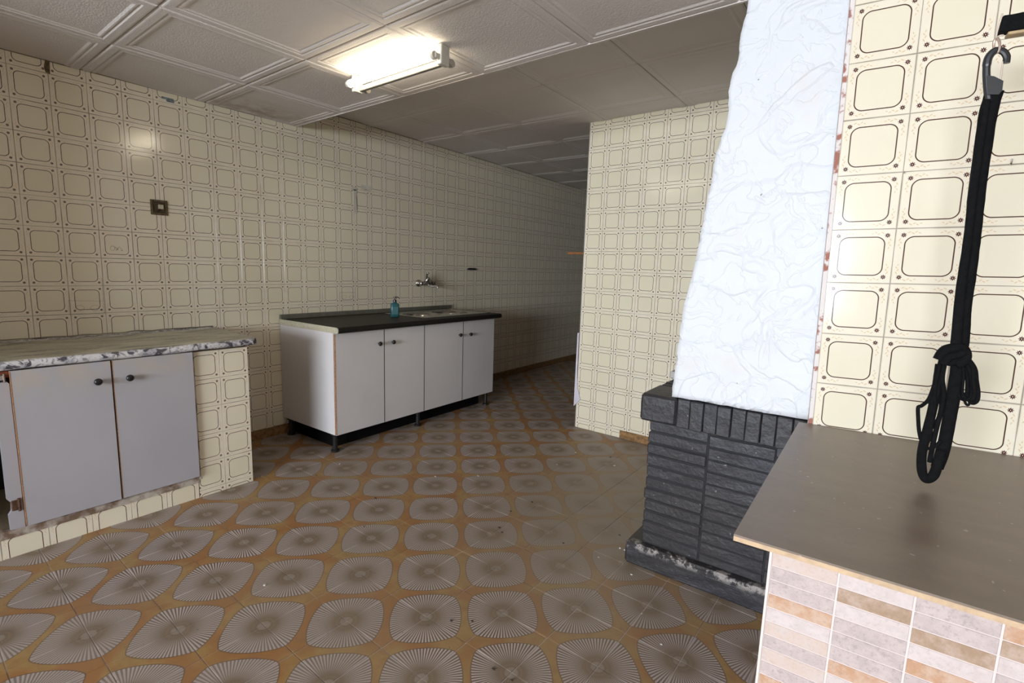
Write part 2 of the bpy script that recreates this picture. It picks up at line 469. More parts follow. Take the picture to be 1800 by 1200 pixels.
# ceilings ----------------------------------------------------
def panel_bm(s):
    bm = bmesh.new()
    prof = [(0, -.005), (.006, -.0008), (.011, 0), (.036, 0), (.043, -.0032), (.050, -.0012), (.056, -.0012), (.066, -.0045)]
    loops = []
    for d, z in prof:
        a = s/2-d; loops.append([bm.verts.new(q) for q in ((-a, -a, z), (a, -a, z), (a, a, z), (-a, a, z))])
    top = [bm.verts.new((x, y, -.02)) for x, y in ((-s/2, -s/2), (s/2, -s/2), (s/2, s/2), (-s/2, s/2))]
    loops = [top]+loops
    for A, B in zip(loops, loops[1:]):
        for i in range(4): bm.faces.new((A[i], A[(i+1) % 4], B[(i+1) % 4], B[i]))
    bm.faces.new(loops[-1]); return bm
def panel_field(parent, O, a, s, z, bounds, rng):
    """frame facing down; u along the room, v towards the camera"""
    F = frame((O[0], O[1], z), (math.cos(a), math.sin(a), 0), (math.sin(a), -math.cos(a), 0))
    x0, x1, y0, y1 = bounds
    bm = panel_bm(s-.003); me = bpy.data.meshes.new('ceiling_panel'); bm.to_mesh(me); bm.free(); me.materials.append(M_CEIL)
    for i in range(*rng[0]):
        for j in range(*rng[1]):
            M = F @ Matrix.Translation(((i+.5)*s, (j+.5)*s, 0))
            cor = [M @ Vector((p*s/2, q*s/2, 0)) for p in (-1, 1) for q in (-1, 1)]
            if max(c.x for c in cor) < x0 or min(c.x for c in cor) > x1 or max(c.y for c in cor) < y0+.01 or min(c.y for c in cor) > y1-.01: continue
            cut = []
            Mi = M.inverted(); R3 = Mi.to_3x3()
            for co, no in (((x0, 0, 0), (-1, 0, 0)), ((x1, 0, 0), (1, 0, 0)), ((0, y0, 0), (0, -1, 0)), ((0, y1, 0), (0, 1, 0))):
                if max((c-Vector(co)).dot(Vector(no)) for c in cor) > .012 and not (no == (0, 1, 0) and y1 < 3): cut.append((Mi @ Vector(co), R3 @ Vector(no)))
            st = (M.translation.x < -3.0 and 1.3 < M.translation.y < 2.2 and z < 2.3)
            if cut or st:
                b2 = clipped(panel_bm(s-.003), cut)
                if not b2.faces: b2.free(); continue
                m2 = bpy.data.meshes.new('ceiling_panel'); b2.to_mesh(m2); b2.free(); m2.materials.append(M_CEILST if st else M_CEIL)
            else: m2 = me
            link('panel', m2, parent, M @ jitter(.0025))
NA = -.0318; NO = (-2.316, 1.459); NS = .5955
bm = bmesh.new()
e0 = NO[1]+NS + math.tan(NA)*(XL-NO[0]); e1 = NO[1]+NS+math.tan(NA)*(XR-NO[0])
prism(bm, [(XL-.1, YR-.1), (XR+.1, YR-.1), (XR+.1, e1-.004), (XL-.1, e0-.004)], ZN+.022, ZN+.14)
cl = struct('ceiling', bm, M_DARK)
panel_field(cl, NO, NA, NS, ZN, (XL+.005, XR-.005, YR, 2.6), ((-2, 8), (-1, 12)))
# plain white face where the lower ceiling ends
bm = bmesh.new(); prism(bm, [(XL, e0-.004), (XR, e1-.004), (XR, e1+.006), (XL, e0+.006)], ZN-.001, ZN+.145); finish('fascia', bm, M_CEIL, cl)
bm = bmesh.new(); prism(bm, [(XL-.1, e0+.002), (XR+.1, e1+.002), (XR+.1, YE+.1), (XL-.1, YE+.1)], ZF+.022, ZF+.14)
cu = struct('ceiling_upper', bm, M_DARK)
panel_field(cu, (-1.780, 2.686), -.0109, .6017, ZF, (XL+.005, XR-.005, e0-.05, YE), ((-3, 8), (-10, 2)))

# ---------------------------------------------------------------- fluorescent batten
M_FIX = mat('white_enamel_fitting', (.52, .49, .42), .4)
g = G('lit_fluorescent_tube'); g.b.inputs['Emission Color'].default_value = (1, .88, .66, 1); g.b.inputs['Emission Strength'].default_value = 26; M_TUBE = g.done((.9, .9, .9), .3)
lz = 2.15
A = on_z(613, 148, lz); B = on_z(763, 97, lz)
ax = (B-A); L_ = ax.length; ax.normalize(); pv = Vector((ax.y, -ax.x, 0)) if ax.x < 0 else Vector((-ax.y, ax.x, 0))
mid = (A+B)/2
lf = empty('fluorescent_light', (mid.x, mid.y, lz), 'twin fluorescent ceiling batten with one lit tube and one empty holder pair', 'ceiling light')
FLM = frame((mid.x, mid.y, lz), ax, pv)     # u along tube, v away from camera (+y)
def lx(bm): bm.transform(FLM); return bm
bm = bmesh.new(); box(bm, -L_/2-.01, L_/2+.01, .052, .074, -.020, .004, bev=.003)
finish('spine', lx(bm), mat('grey_enamel_spine', (.20, .19, .165), .5), lf, mw=None)
bm = bmesh.new(); tube(bm, [(-L_/2+.012, 0, 0), (L_/2-.012, 0, 0)], .0175, 16); finish('tube', lx(bm), M_TUBE, lf, smooth=True)
for e in (-1, 1):
    bm = bmesh.new(); box(bm, e*(L_/2+.002)-.014, e*(L_/2+.002)+.014, -.0+.026, .078, -.027, .055, bev=.005, seg=2); finish('end_bracket', lx(bm), M_FIX, lf)
    for yy in (0, .105):
        bm = bmesh.new()
        tube(bm, [(e*(L_/2-.014), yy, 0), (e*(L_/2+.006), yy, 0)], .0165, 14)
        box(bm, e*(L_/2+.002)-.008, e*(L_/2+.002)+.008, min(yy, .0525), max(yy, .0525), -.009, .012, bev=.002)
        finish('lamp_holder', lx(bm), M_FIX, lf)

# ---------------------------------------------------------------- low tiled unit with two doors (left)
U = empty('tiled_base_unit', (XL+.3, .9, 0), 'low tiled masonry base unit with two white doors under patterned vinyl top', 'cabinet')
XF = -2.81
bm = bmesh.new()
box(bm, XL+.004, XF-.005, 1.083, 1.368, 0, .786)       # pier
box(bm, XL+.004, XF-.005, -.60, 1.083, 0, .085)       # plinth
box(bm, XL+.004, XF-.005, -.60, -.35, .085, .786)
finish('masonry', bm, M_GROUTW, U)
g = G('rough_ledge_plaster'); g.bump(g.noise(70., detail=4), .7, .004)
M_LEDGE = g.done(g.mix(g.step(g.noise(16., detail=5), .40, .60), (.48, .42, .36), (.19, .12, .08)), .9)
bm = bmesh.new(); box(bm, XF-.03, XF+.003, -.60, 1.083, .0855, .120)
bmesh.ops.subdivide_edges(bm, edges=[e for e in bm.edges if e.calc_length() > .5], cuts=40)
for v in bm.verts:
    if v.co.z > .11: v.co.z += random.uniform(-.006, .003); v.co.x += random.uniform(-.003, .002)
finish('plaster_ledge', bm, M_LEDGE, U)
FP = frame((XF-.005, 1.368, .785), (0, 1, 0), (0, 0, 1))
tiling(U, FP, [(i, j) for i in (-2, -1) for j in range(-6, 0)], (-.283, .0, -.785, 0), limit=60)
tiling(U, frame((XF-.005, 1.083-.15, .108), (0, 1, 0), (0, 0, 1)), [(i, -1) for i in range(-10, 1)], (-1.53, .150, -.108, -.012), limit=60)
bm = bmesh.new(); box(bm, XF-.012, XF+.002, 1.0855, 1.096, .10, .79, bev=.003)
bmesh.ops.subdivide_edges(bm, edges=[e for e in bm.edges if e.calc_length() > .5], cuts=24)
for v in bm.verts: v.co.x += random.uniform(-.002, .001)
finish('plaster_edge', bm, M_LEDGE, U)
# wooden rail under the slab, dark inside
M_RED = mat('red_brown_wood', (.22, .055, .02), .6, var=.3, scale=30)
bm = bmesh.new(); box(bm, XF-.03, XF-.006, -.34, 1.083, .760, .787, bev=.002); finish('top_rail', bm, M_RED, U)
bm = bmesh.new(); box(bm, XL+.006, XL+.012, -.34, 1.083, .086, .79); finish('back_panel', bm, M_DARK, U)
def knob(parent, p, n, r=.0155, matl=M_BLACKP):
    M = Vector(n).to_track_quat('Z', 'Y').to_matrix().to_4x4(); M.translation = p
    bm = bmesh.new(); lathe(bm, [(0, 0), (.006, 0), (.006, .010), (.010, .013), (r, .017), (r, .023), (r*.75, .028), (0, .030)], M, 18)
    return finish('knob', bm, matl, parent, smooth=True)
def door(parent, x, y0, y1, z0, z1, kn, matl, tilt=0, th=.018, edge='left'):
    bm = bmesh.new(); box(bm, x-th, x, y0, y1, z0, z1, bev=.0007)
    d = finish('door', bm, matl, parent)
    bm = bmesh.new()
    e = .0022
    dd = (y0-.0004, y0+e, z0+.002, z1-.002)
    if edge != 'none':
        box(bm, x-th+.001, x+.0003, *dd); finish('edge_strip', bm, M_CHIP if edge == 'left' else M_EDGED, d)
    knob(d, (x, kn[0], kn[1]), (1, 0, 0))
    return d
# left door hangs open by a few centimetres: it is built round its own hinge line
door(U, XF+.018, .414, .743, .124, .789, (.689, .703), M_WHITED)
door(U, XF+.016, .749, 1.084, .124, .789, (.808, .702), M_WHITED)
# white stile left of the doors with its chipped lower end and hinge
bm = bmesh.new()
prof = [(.367, .09), (.412, .09), (.412, .735), (.405, .745), (.385, .742), (.372, .725), (.368, .70), (.366, .255), (.378, .235), (.376, .20), (.366, .185)]
a = [bm.verts.new((XF-.018, y, z)) for y, z in prof]; b = [bm.verts.new((XF-.001, y, z)) for y, z in prof]
bm.faces.new(a); bm.faces.new(b[::-1])
for i in range(len(prof)): bm.faces.new((a[i], a[(i+1) % len(prof)], b[(i+1) % len(prof)], b[i]))
st = finish('stile', bm, M_WHITED, U)
bm = bmesh.new(); box(bm, XF-.001, XF+.006, .376, .402, .20, .245, bev=.003); tube(bm, [(XF+.006, .400, .195), (XF+.006, .400, .25)], .005, 8)
finish('hinge', bm, mat('rusty_hinge', (.12, .06, .035), .7, metal=.4, var=.5, scale=60), U)
bm = bmesh.new(); box(bm, XF-.001, XF+.006, .374, .400, .752, .775, bev=.003); tube(bm, [(XF+.006, .398, .745), (XF+.006, .398, .78)], .005, 8)
finish('hinge', bm, M_CHROME, U)

# vinyl-covered slab
def vinyl():
    g = G('floral_vinyl_cover'); P = g.pos(); X = g.xyz(P)
    n1 = g.noise(13., P, detail=4, rough=.6, dist=1.8); n2 = g.noise(24., P, detail=3, dist=2.5); n3 = g.noise(55., P, detail=2, dist=1.)
    wv = g.n.new('ShaderNodeTexWave'); wv.inputs['Scale'].default_value = 11; wv.inputs['Distortion'].default_value = 14; wv.inputs['Detail'].default_value = 2; g.l.new(P, wv.inputs[0])
    base = g.mix(g.step(n1, .46, .56), (.66, .63, .64), (.42, .41, .44))
    c = g.mix(g.mul(g.step(n2, .54, .60), .8), base, (.20, .19, .21))
    leaf = g.mul(g.step(wv.outputs[1], .55, .62), g.step(n1, .50, .54))
    c = g.mix(g.mul(leaf, .9), c, (.045, .04, .05))
    # the top is worn yellowish with long streaks
    geo = g.n.new('ShaderNodeNewGeometry'); nz = g.xyz(geo.outputs['Normal'])[2]
    sn = g.noise(1., g.sc(P, (26., 5., 5.)), detail=4, dist=.5)
    topc = g.mix(g.step(sn, .40, .66), (.50, .46, .34), (.15, .13, .10)); topc = g.mix(g.step(n3, .5, .7), topc, (.44, .42, .33))
    c = g.mix(g.step(nz, .80, .93), c, topc)
    return g.done(c, .33)
M_VINYL = vinyl()
bm = bmesh.new()
prof = []   # cross-section x,z of the slab, rounded nose
zt, zb, xf = .833, .793, XF+.026
sec = [(XL+.006, zb+.004), (xf-.022, zb), (xf-.008, zb+.002), (xf-.001, zb+.010), (xf, zb+.02), (xf-.003, zt-.010), (xf-.012, zt-.002), (xf-.03, zt), (XL+.30, zt+.001), (XL+.008, zt-.006), (XL+.006, zt+.004)]
ys = [-.60+i*.03 for i in range(67)]; ys = [y for y in ys if y < 1.40]+[1.408]
rings = []
for y in ys:
    rg = []
    for k, (x, z) in enumerate(sec):
        f = (x-XL)/(xf-XL)
        yy = y + (1-f)*.062*max(0, (y-.9)/.508)
        wz = noise.noise(Vector((x*3, y*6, .3)))*.0035; wx = noise.noise(Vector((2, y*9, z*20)))*.003*(1 if 2 < k < 7 else .3)
        rg.append(bm.verts.new((x+(wx if k > 0 else 0), yy, z+wz+(.007*noise.noise(Vector((5, y*14, 0))) if k in (9, 10) else 0))))
    rings.append(rg)
n = len(sec)
for A_, B_ in zip(rings, rings[1:]):
    for k in range(n): bm.faces.new((A_[k], A_[(k+1) % n], B_[(k+1) % n], B_[k]))
bm.faces.new(rings[0]); bm.faces.new(rings[-1][::-1])
tag(finish('worktop', bm, M_VINYL, smooth=True), 'worktop slab wrapped in white and grey leaf-print vinyl on the low tiled unit', 'worktop')

# ---------------------------------------------------------------- sink cabinet (four doors)
K = empty('sink_cabinet', (-3.13, 2.75, 0), 'long white four-door sink cabinet standing against the left tiled wall', 'cabinet')
KF = -2.80; y0, y1 = 1.918, 3.578
bm = bmesh.new(); box(bm, XL+.008, KF-.020, y0, y0+.018, .128, .812, bev=.001); finish('side_panel', bm, M_WHITE, K)
bm = bmesh.new(); box(bm, XL+.008, KF-.020, y1-.018, y1, .128, .812, bev=.001); finish('side_panel', bm, M_WHITE, K)
bm = bmesh.new(); box(bm, XL+.02, KF-.021, y0+.018, y1-.018, .130, .146); finish('bottom_panel', bm, M_WHITE, K)
bm = bmesh.new(); box(bm, XL+.010, XL+.018, y0+.018, y1-.018, .13, .81); finish('back_panel', bm, M_WHITE, K)
bm = bmesh.new(); box(bm, KF-.040, KF-.021, 2.70, 2.71+.016, .146, .812); finish('divider', bm, M_WHITE, K)
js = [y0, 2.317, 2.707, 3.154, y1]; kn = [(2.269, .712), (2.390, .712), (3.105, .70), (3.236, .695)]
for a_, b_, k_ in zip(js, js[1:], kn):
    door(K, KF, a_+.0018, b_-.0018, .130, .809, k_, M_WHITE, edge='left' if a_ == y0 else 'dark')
box_obj('plinth', (XL+.03, -2.93, 1.99, 3.53, .004, .128), M_DARKP, K)
for yy in (1.947, 2.70, 3.552):
    for xx in (-2.862, -3.40):
        bm = bmesh.new(); lathe(bm, [(.028, 0), (.028, .012), (.016, .018), (.016, .110), (.026, .116), (.026, .1285)], Matrix.Translation((xx, yy, 0)), 14); finish('leg', bm, M_BLACKP, K)
# worktop
W = empty('sink_worktop', (-3.1, 2.75, .812), 'black laminate worktop with a rolled front edge on the sink cabinet', 'worktop')
wy0, wy1 = 1.915, 3.63; zt = .852
# board with a cut-out for the steel sink
sx0, sx1, sy0, sy1 = -3.37, -2.88, 2.79, 3.58
bm = bmesh.new()
for d in ((XL+.008, sx0+.01, wy0+.003, wy1), (sx1-.01, -2.782, wy0+.003, wy1), (sx0+.01, sx1-.01, wy0+.003, sy0+.01), (sx0+.01, sx1-.01, sy1-.01, wy1)):
    box(bm, d[0], d[1], d[2], d[3], .813, zt)
sec = [(-2.785, .813), (-2.770, .813), (-2.761, .818), (-2.757, .830), (-2.760, .844), (-2.768, .851), (-2.785, zt)]
ra = [bm.verts.new((x, wy0+.003, z)) for x, z in sec]; rb = [bm.verts.new((x, wy1, z)) for x, z in sec]
for i in range(len(sec)): bm.faces.new((ra[i], ra[(i+1) % len(sec)], rb[(i+1) % len(sec)], rb[i]))
bm.faces.new(ra); bm.faces.new(rb[::-1])
finish('board', bm, M_TOP, W)
bm = bmesh.new(); ra = [bm.verts.new((x, wy0-.002, z)) for x, z in [(XL+.008, .813)]+sec+[(XL+.008, zt)]]; rb = [bm.verts.new((v.co.x, wy0+.003, v.co.z)) for v in ra]
bm.faces.new(ra); bm.faces.new(rb[::-1])
for i in range(len(ra)): bm.faces.new((ra[i], ra[(i+1) % len(ra)], rb[(i+1) % len(ra)], rb[i]))
finish('end_strip', bm, M_TOPEDGE, W)
bm = bmesh.new(); box(bm, XL+.0035, XL+.030, wy0, wy1+.05, zt-.002, .884, bev=.004, seg=2); finish('upstand', bm, mat('grey_upstand', (.13, .125, .095), .4, var=.2, scale=20), W)
# steel sink: rim, two round bowls, drainer
def sink():
    bm = bmesh.new(); cx = -3.12; bowls = [(cx, 2.985, .155), (cx, 3.325, .155)]
    NX, NY = 49, 79; gx = [sx0+(sx1-sx0)*i/NX for i in range(NX+1)]; gy = [sy0+(sy1-sy0)*j/NY for j in range(NY+1)]
    V = []
    for x in gx:
        row = []
        for y in gy:
            z = zt+.005
            ed = min(x-sx0, sx1-x, y-sy0, sy1-y)
            z += -.004*max(0, 1-ed/.012) if ed < .012 else -.003*min(1, (ed-.012)/.02)
            for bx, by, br in bowls:
                r = math.hypot(x-bx, y-by)
                if r < br: z -= .135*min(1, ((br-r)/.045))**1.0
            row.append(bm.verts.new((x, y, z)))
        V.append(row)
    for i in range(NX):
        for j in range(NY): bm.faces.new((V[i][j], V[i+1][j], V[i+1][j+1], V[i][j+1]))
    return bm, bowls
bm, bowls = sink()
sk_ = tag(finish('double_sink', bm, M_STEEL, smooth=True), 'stainless steel inset sink with two round bowls in the black worktop', 'sink')
for bx, by, br in bowls:
    bm = bmesh.new(); lathe(bm, [(0, 0), (.028, 0), (.032, .003), (.036, .0)], Matrix.Translation((bx, by, zt-.131)), 20); finish('drain', bm, M_CHROME, sk_, smooth=True)
# bottle of hand soap
sb = on_z(694, 556.5, zt)
sb.z = zt+.0006
so = empty('soap_bottle', (sb.x, sb.y, zt), 'teal pump bottle of hand soap on the black worktop', 'bottle')
g = G('teal_bottle_plastic'); M_TEAL = g.done((.020, .095, .10), .25); M_LABEL = mat('pale_teal_label', (.05, .14, .15), .5)
def rrect(hx, hy, r, n=5):
    out = []
    for cx, cy, a0 in ((hx-r, hy-r, 0), (-hx+r, hy-r, 90), (-hx+r, -hy+r, 180), (hx-r, -hy+r, 270)):
        for k in range(n): a = R(a0+90*k/(n-1)); out.append((cx+r*math.cos(a), cy+r*math.sin(a)))
    return out
def loft(bm, levels, O=(0, 0, 0), M=None):
    rings = []
    for hx, hy, r, z in levels:
        q = [Vector((x, y, z)) for x, y in rrect(hx, hy, r)]
        rings.append([bm.verts.new((M @ v if M else v)+Vector(O)) for v in q])
    n = len(rings[0])
    for A_, B_ in zip(rings, rings[1:]):
        for k in range(n): bm.faces.new((A_[k], A_[(k+1) % n], B_[(k+1) % n], B_[k]))
    bm.faces.new(rings[0][::-1]); bm.faces.new(rings[-1])
Mz = Matrix.Rotation(R(58), 3, 'Z')
bm = bmesh.new(); loft(bm, [(.031, .020, .012, 0), (.033, .022, .014, .004), (.033, .022, .014, .098), (.030, .019, .013, .105), (.014, .014, .0135, .110), (.0125, .0125, .012, .120)], (sb.x, sb.y, zt+.0006), Mz); finish('body', bm, M_TEAL, so, smooth=True)
bm = bmesh.new(); loft(bm, [(.024, .0228, .002, .020), (.024, .0228, .002, .080)], (sb.x, sb.y, zt+.0006), Mz); finish('label', bm, M_LABEL, so)
bm = bmesh.new(); lathe(bm, [(.014, .118), (.014, .132), (.008, .135), (.005, .136), (.005, .150), (.013, .151), (.013, .158), (0, .160)], Matrix.Translation((sb.x, sb.y, zt+.0006)), 16)
d = Mz @ Vector((1, 0, 0)); c0 = Vector((sb.x, sb.y, zt+.155)); tube(bm, [c0, c0+d*.025, c0+d*.034-Vector((0, 0, .006))], .004, 8)
finish('pump', bm, M_BLACKP, so)

# wall tap
tp = empty('wall_tap', (XL, 3.335, 1.103), 'chrome wall-mounted mixer tap above the steel sink', 'tap')
bm = bmesh.new(); tube(bm, [(XL+.045, 3.265, 1.10), (XL+.045, 3.41, 1.10)], .017, 14)
tube(bm, [(XL+.045, 3.325, 1.10), (XL+.05, 3.325, 1.13), (XL+.075, 3.325, 1.150)], [.023, .021, .014], 14); finish('body', bm, M_CHROME, tp, smooth=True)
for yy in (3.262, 3.412):
    bm = bmesh.new(); M = Matrix.Translation((XL+.001, yy, 1.10)) @ Matrix.Rotation(R(90), 4, 'Y')
    lathe(bm, [(.033, 0), (.033, .006), (.024, .014), (.016, .018), (.016, .03), (.021, .032), (.021, .052), (.017, .060), (0, .062)], M, 20); finish('rosette', bm, M_CHROME, tp, smooth=True)
bm = bmesh.new(); tube(bm, smooth_path([(XL+.05, 3.318, 1.125), (XL+.060, 3.312, 1.165), (XL+.075, 3.306, 1.19), (XL+.095, 3.300, 1.195)], 5), [.011]*6+[.010]*5+[.008]*5, 10); finish('lever', bm, M_CHROME, tp, smooth=True)
bm = bmesh.new(); tube(bm, smooth_path([(XL+.05, 3.34, 1.088), (XL+.09, 3.345, 1.075), (XL+.15, 3.355, 1.078), (XL+.165, 3.357, 1.060)], 5), .010, 10); finish('spout', bm, M_CHROME, tp, smooth=True)

# small things on the left wall
bm = bmesh.new(); tube(bm, [(XL+.012, 3.935, 1.240), (XL+.014, 3.96, 1.243), (XL+.014, 4.05, 1.243), (XL+.010, 4.085, 1.245)], [.006, .011, .011, .004], 10); box(bm, XL+.0012, XL+.012, 3.99, 4.02, 1.235, 1.250)
tag(finish('wall_hook', bm, M_BLACKP), 'small dark horizontal hook bar on the left wall right of the tap', 'hook')
jb = empty('junction_box', (XL, 1.212, 1.55), 'open electrical junction box hole with bare terminal in left tiled wall', 'electrical box')
MJ = mat('rusty_broken_plaster', (.12, .085, .04), .9, var=.6, scale=70, bmp=.8, bs=120)
bm = bmesh.new()
for d in ((1.168, 1.180, 1.506, 1.592), (1.244, 1.256, 1.506, 1.592), (1.180, 1.244, 1.506, 1.518), (1.180, 1.244, 1.580, 1.592)):
    box(bm, XL+.0012, XL+.008, *d, bev=.002)
finish('box_frame', bm, MJ, jb)
bm = bmesh.new(); box(bm, XL+.0012, XL+.0024, 1.18, 1.244, 1.518, 1.580); finish('box_back', bm, mat('box_dark', (.06, .045, .025), .9, var=.5, scale=60), jb)
bm = bmesh.new(); box(bm, XL+.0024, XL+.014, 1.206, 1.232, 1.540, 1.566, bev=.002)
finish('terminal', bm, mat('bone_terminal', (.55, .5, .38), .5), jb)
bm = bmesh.new()
for dy, dz, ey, ez in ((.0, .012, -.02, .018), (-.006, -.012, -.018, -.022), (.008, -.012, .012, -.026)):
    tube(bm, smooth_path([(XL+.012, 1.219+dy, 1.553+dz), (XL+.014, 1.215+dy+ey/2, 1.553+dz*1.5), (XL+.004, 1.215+ey, 1.553+ez)], 4), .0022, 6)
finish('wire', bm, mat('brown_wire', (.16, .05, .03), .5), jb)
bm = bmesh.new(); box(bm, XL+.0012, XL+.0022, 1.262, 1.325, 2.166, 2.178); box(bm, XL+.0012, XL+.0024, 1.285, 1.325, 2.155, 2.170)
tag(finish('sticker', bm, mat('faded_sticker', (.16, .20, .21), .6, var=.6, scale=150)), 'small faded grey-blue sticker high on the left wall under the ceiling', 'sticker')
# white filler patch
bm = bmesh.new()
for a_, b_, c_, d_ in ((2.548, 2.600, 1.836, 1.862), (2.640, 2.735, 1.856, 1.888), (2.566, 2.594, 1.66, 1.84)):
    box(bm, XL+.0012, XL+.0032, a_, b_, c_, d_)
bmesh.ops.subdivide_edges(bm, edges=bm.edges[:], cuts=4)
for v in bm.verts: v.co.y += random.uniform(-.005, .005); v.co.z += random.uniform(-.004, .004)
pf = finish('filler_patch', bm, mat('white_filler', (.62, .58, .50), .9), wl)
# pencil drawings on the tiles
MP = mat('pencil_line', (.10, .08, .06), .8)
def sketch(lines):
    bm = bmesh.new()
    for ln_ in lines:
        P = [on_plane(x, y, (XL+.0016, 0, 0), Vector((1, 0, 0))) for x, y in ln_]
        tube(bm, P, .0009, 5, flat=.5)
    return finish('pencil_drawing', bm, MP, wl)
def ell(cx, cy, rx, ry, n=16): return [(cx+rx*math.cos(2*math.pi*k/n), cy+ry*math.sin(2*math.pi*k/n)) for k in range(n+1)]
sketch([[(120, 528), (123, 553), (184, 551), (182, 529), (120, 528)], ell(140, 541, 8, 4.5), ell(167, 541, 8, 4.5), [(179, 488), (182, 529)]])
sketch([ell(198, 436, 4, 4), [(202, 434), (208, 438), (204, 440), (210, 433), (216, 441), (212, 440)]])
sketch([[(597, 514), (625, 514), (625, 529), (597, 529), (597, 514)], ell(605, 522, 4, 3), ell(618, 522, 4, 3)])
# broken tile corner under the ceiling
bm = bmesh.new(); P = [on_plane(x, y, (XL+.0014, 0, 0), Vector((1, 0, 0))) for x, y in ((79, 105), (87, 108), (88, 130), (80, 127), (77, 118))]
a = [bm.verts.new(p) for p in P]; b = [bm.verts.new(p+Vector((.0012, 0, 0))) for p in P]; bm.faces.new(a); bm.faces.new(b[::-1])
for i in range(5): bm.faces.new((a[i], a[(i+1) % 5], b[(i+1) % 5], b[i]))
finish('broken_corner', bm, MJ, wl)

# ---------------------------------------------------------------- corridor: wooden peg rail and white corner guard
p0 = on_plane(998, 445, (0, 5.2, 0), Vector((0, 1, 0)))
bm = bmesh.new(); box(bm, p0.x, -1.9045, 5.19, 5.24, p0.z-.012, p0.z+.014, bev=.003)
tag(finish('wooden_batten', bm, mat('orange_wood', (.42, .16, .05), .5, var=.2, scale=20)), 'short orange wooden batten sticking out of the dark corridor wall', 'wood piece')
bm = bmesh.new(); pts = [(-1.912, 3.520), (-1.912, 3.62), (-1.905, 3.62), (-1.905, 3.5285)]
q = [(-1.9145, .172, 3.5175), (-1.858, .235, 3.517), (-1.890, .33, 3.519), (-1.9005, .45, 3.5215), (-1.9020, .77, 3.5225), (-1.9145, .77, 3.5225)]
a = [bm.verts.new((x, y, z)) for x, z, y in q]; b = [bm.verts.new((x, y+(.11 if x < -1.903 else .006), z)) for x, z, y in q]
bm.faces.new(a); bm.faces.new(b[::-1])
for i in range(len(q)): bm.faces.new((a[i], a[(i+1) % len(q)], b[(i+1) % len(q)], b[i]))
tag(finish('corner_board', bm, mat('white_board', (.62, .58, .66), .6)), 'narrow white board fixed on the corner of the far tiled wall', 'board')

# ---------------------------------------------------------------- fireplace
def black_paint(scuff):
    g = G('black_painted_brick'+('_scuffed' if scuff else '')); P = g.pos(); X = g.xyz(P)
    c = g.mix(g.step(g.noise(7., detail=4), .35, .65), (.020, .019, .025), (.035, .034, .044))
    c = g.mix(g.step(g.noise(1.6), .35, .6), c, (.030, .026, .026))
    if scuff:
        e = g.mul(g.step(g.ab(g.sub(X[2], .098)), .006, .03, 1, 0), g.step(g.ab(g.sub(X[1], 1.972)), .014, .045, 1, 0))
        s_ = g.mul(e, g.step(g.noise(13., detail=6, rough=.75), .47, .53))
        s2 = g.mul(g.step(g.noise(30., detail=5, rough=.8), .66, .70), .5)
        c = g.mix(g.mx(s_, s2), c, (.36, .33, .31))
    else:
        c = g.mix(g.mul(g.step(g.noise(60., detail=2), .74, .76), .7), c, (.3, .28, .27))
    g.bump(g.noise(55., detail=4), .5, .006)
    return g.done(c, .48, spec=.45)
M_BP = black_paint(False); M_BPS = black_paint(True)
fp = empty('fireplace', (-.45, 2.3, 0), 'black painted brick fireplace base with a projecting brick mantel', 'fireplace')
def rough_box(bm, x0, x1, y0, y1, z0, z1, amp=.003, bev=.006, cuts=3, seed=0):
    b2 = bmesh.new(); box(b2, x0, x1, y0, y1, z0, z1, bev=bev)
    bmesh.ops.subdivide_edges(b2, edges=[e for e in b2.edges if e.calc_length() > .04], cuts=cuts, use_grid_fill=True)
    for v in b2.verts:
        n_ = noise.noise_vector(v.co*22+Vector((seed*3.1, 0, 0))); v.co += n_*amp
    mm = bpy.data.meshes.new('tmp'); b2.to_mesh(mm); b2.free(); bm.from_mesh(mm); bpy.data.meshes.remove(mm)
bm = bmesh.new(); rough_box(bm, -.785, .10, 1.968, 2.62, 0, .100, .004, .01, 8); finish('hearth_plinth', bm, M_BPS, fp)
bm = bmesh.new(); box(bm, -.720, .10, 2.0105, 2.60, .098, .655); finish('core', bm, mat('black_mortar', (.016, .016, .019), .8), fp)
# brick courses, stack bonded in four columns
cols = [(-.727, -.4855), (-.4825, -.2475), (-.2445, -.010), (-.007, .10)]
for ci, (x0, x1) in enumerate(cols):
    off = (0, -.014, .004, -.01)[ci]; z = .101+ (off if off > 0 else 0); k = 0
    while z < .640:
        h = .0475; zt_ = min(z+h + (off if (k == 0 and off < 0) else 0), .652)
        if zt_-z > .012:
            bm = bmesh.new(); pr = random.uniform(-.004, .003) * (1 if ci == 0 else .6)
            rough_box(bm, x0+random.uniform(-.004, .003)*(ci == 0), x1, 2.008+pr, 2.06, z+.001, zt_-.0003, .0022, .0048 if ci == 0 else .0028, 2, seed=k+ci*20)
            finish('brick', bm, M_BP, fp)
            if ci == 0:      # end bricks running back along the flank
                for q_, (ya, yb) in enumerate(((2.062, 2.28), (2.283, 2.50))):
                    bm = bmesh.new(); rough_box(bm, -.728, -.69, ya, yb, z+.001, zt_-.0015, .002, .006, 1, seed=k+90+q_); finish('brick', bm, M_BP, fp)
        z = zt_+.0025; k += 1
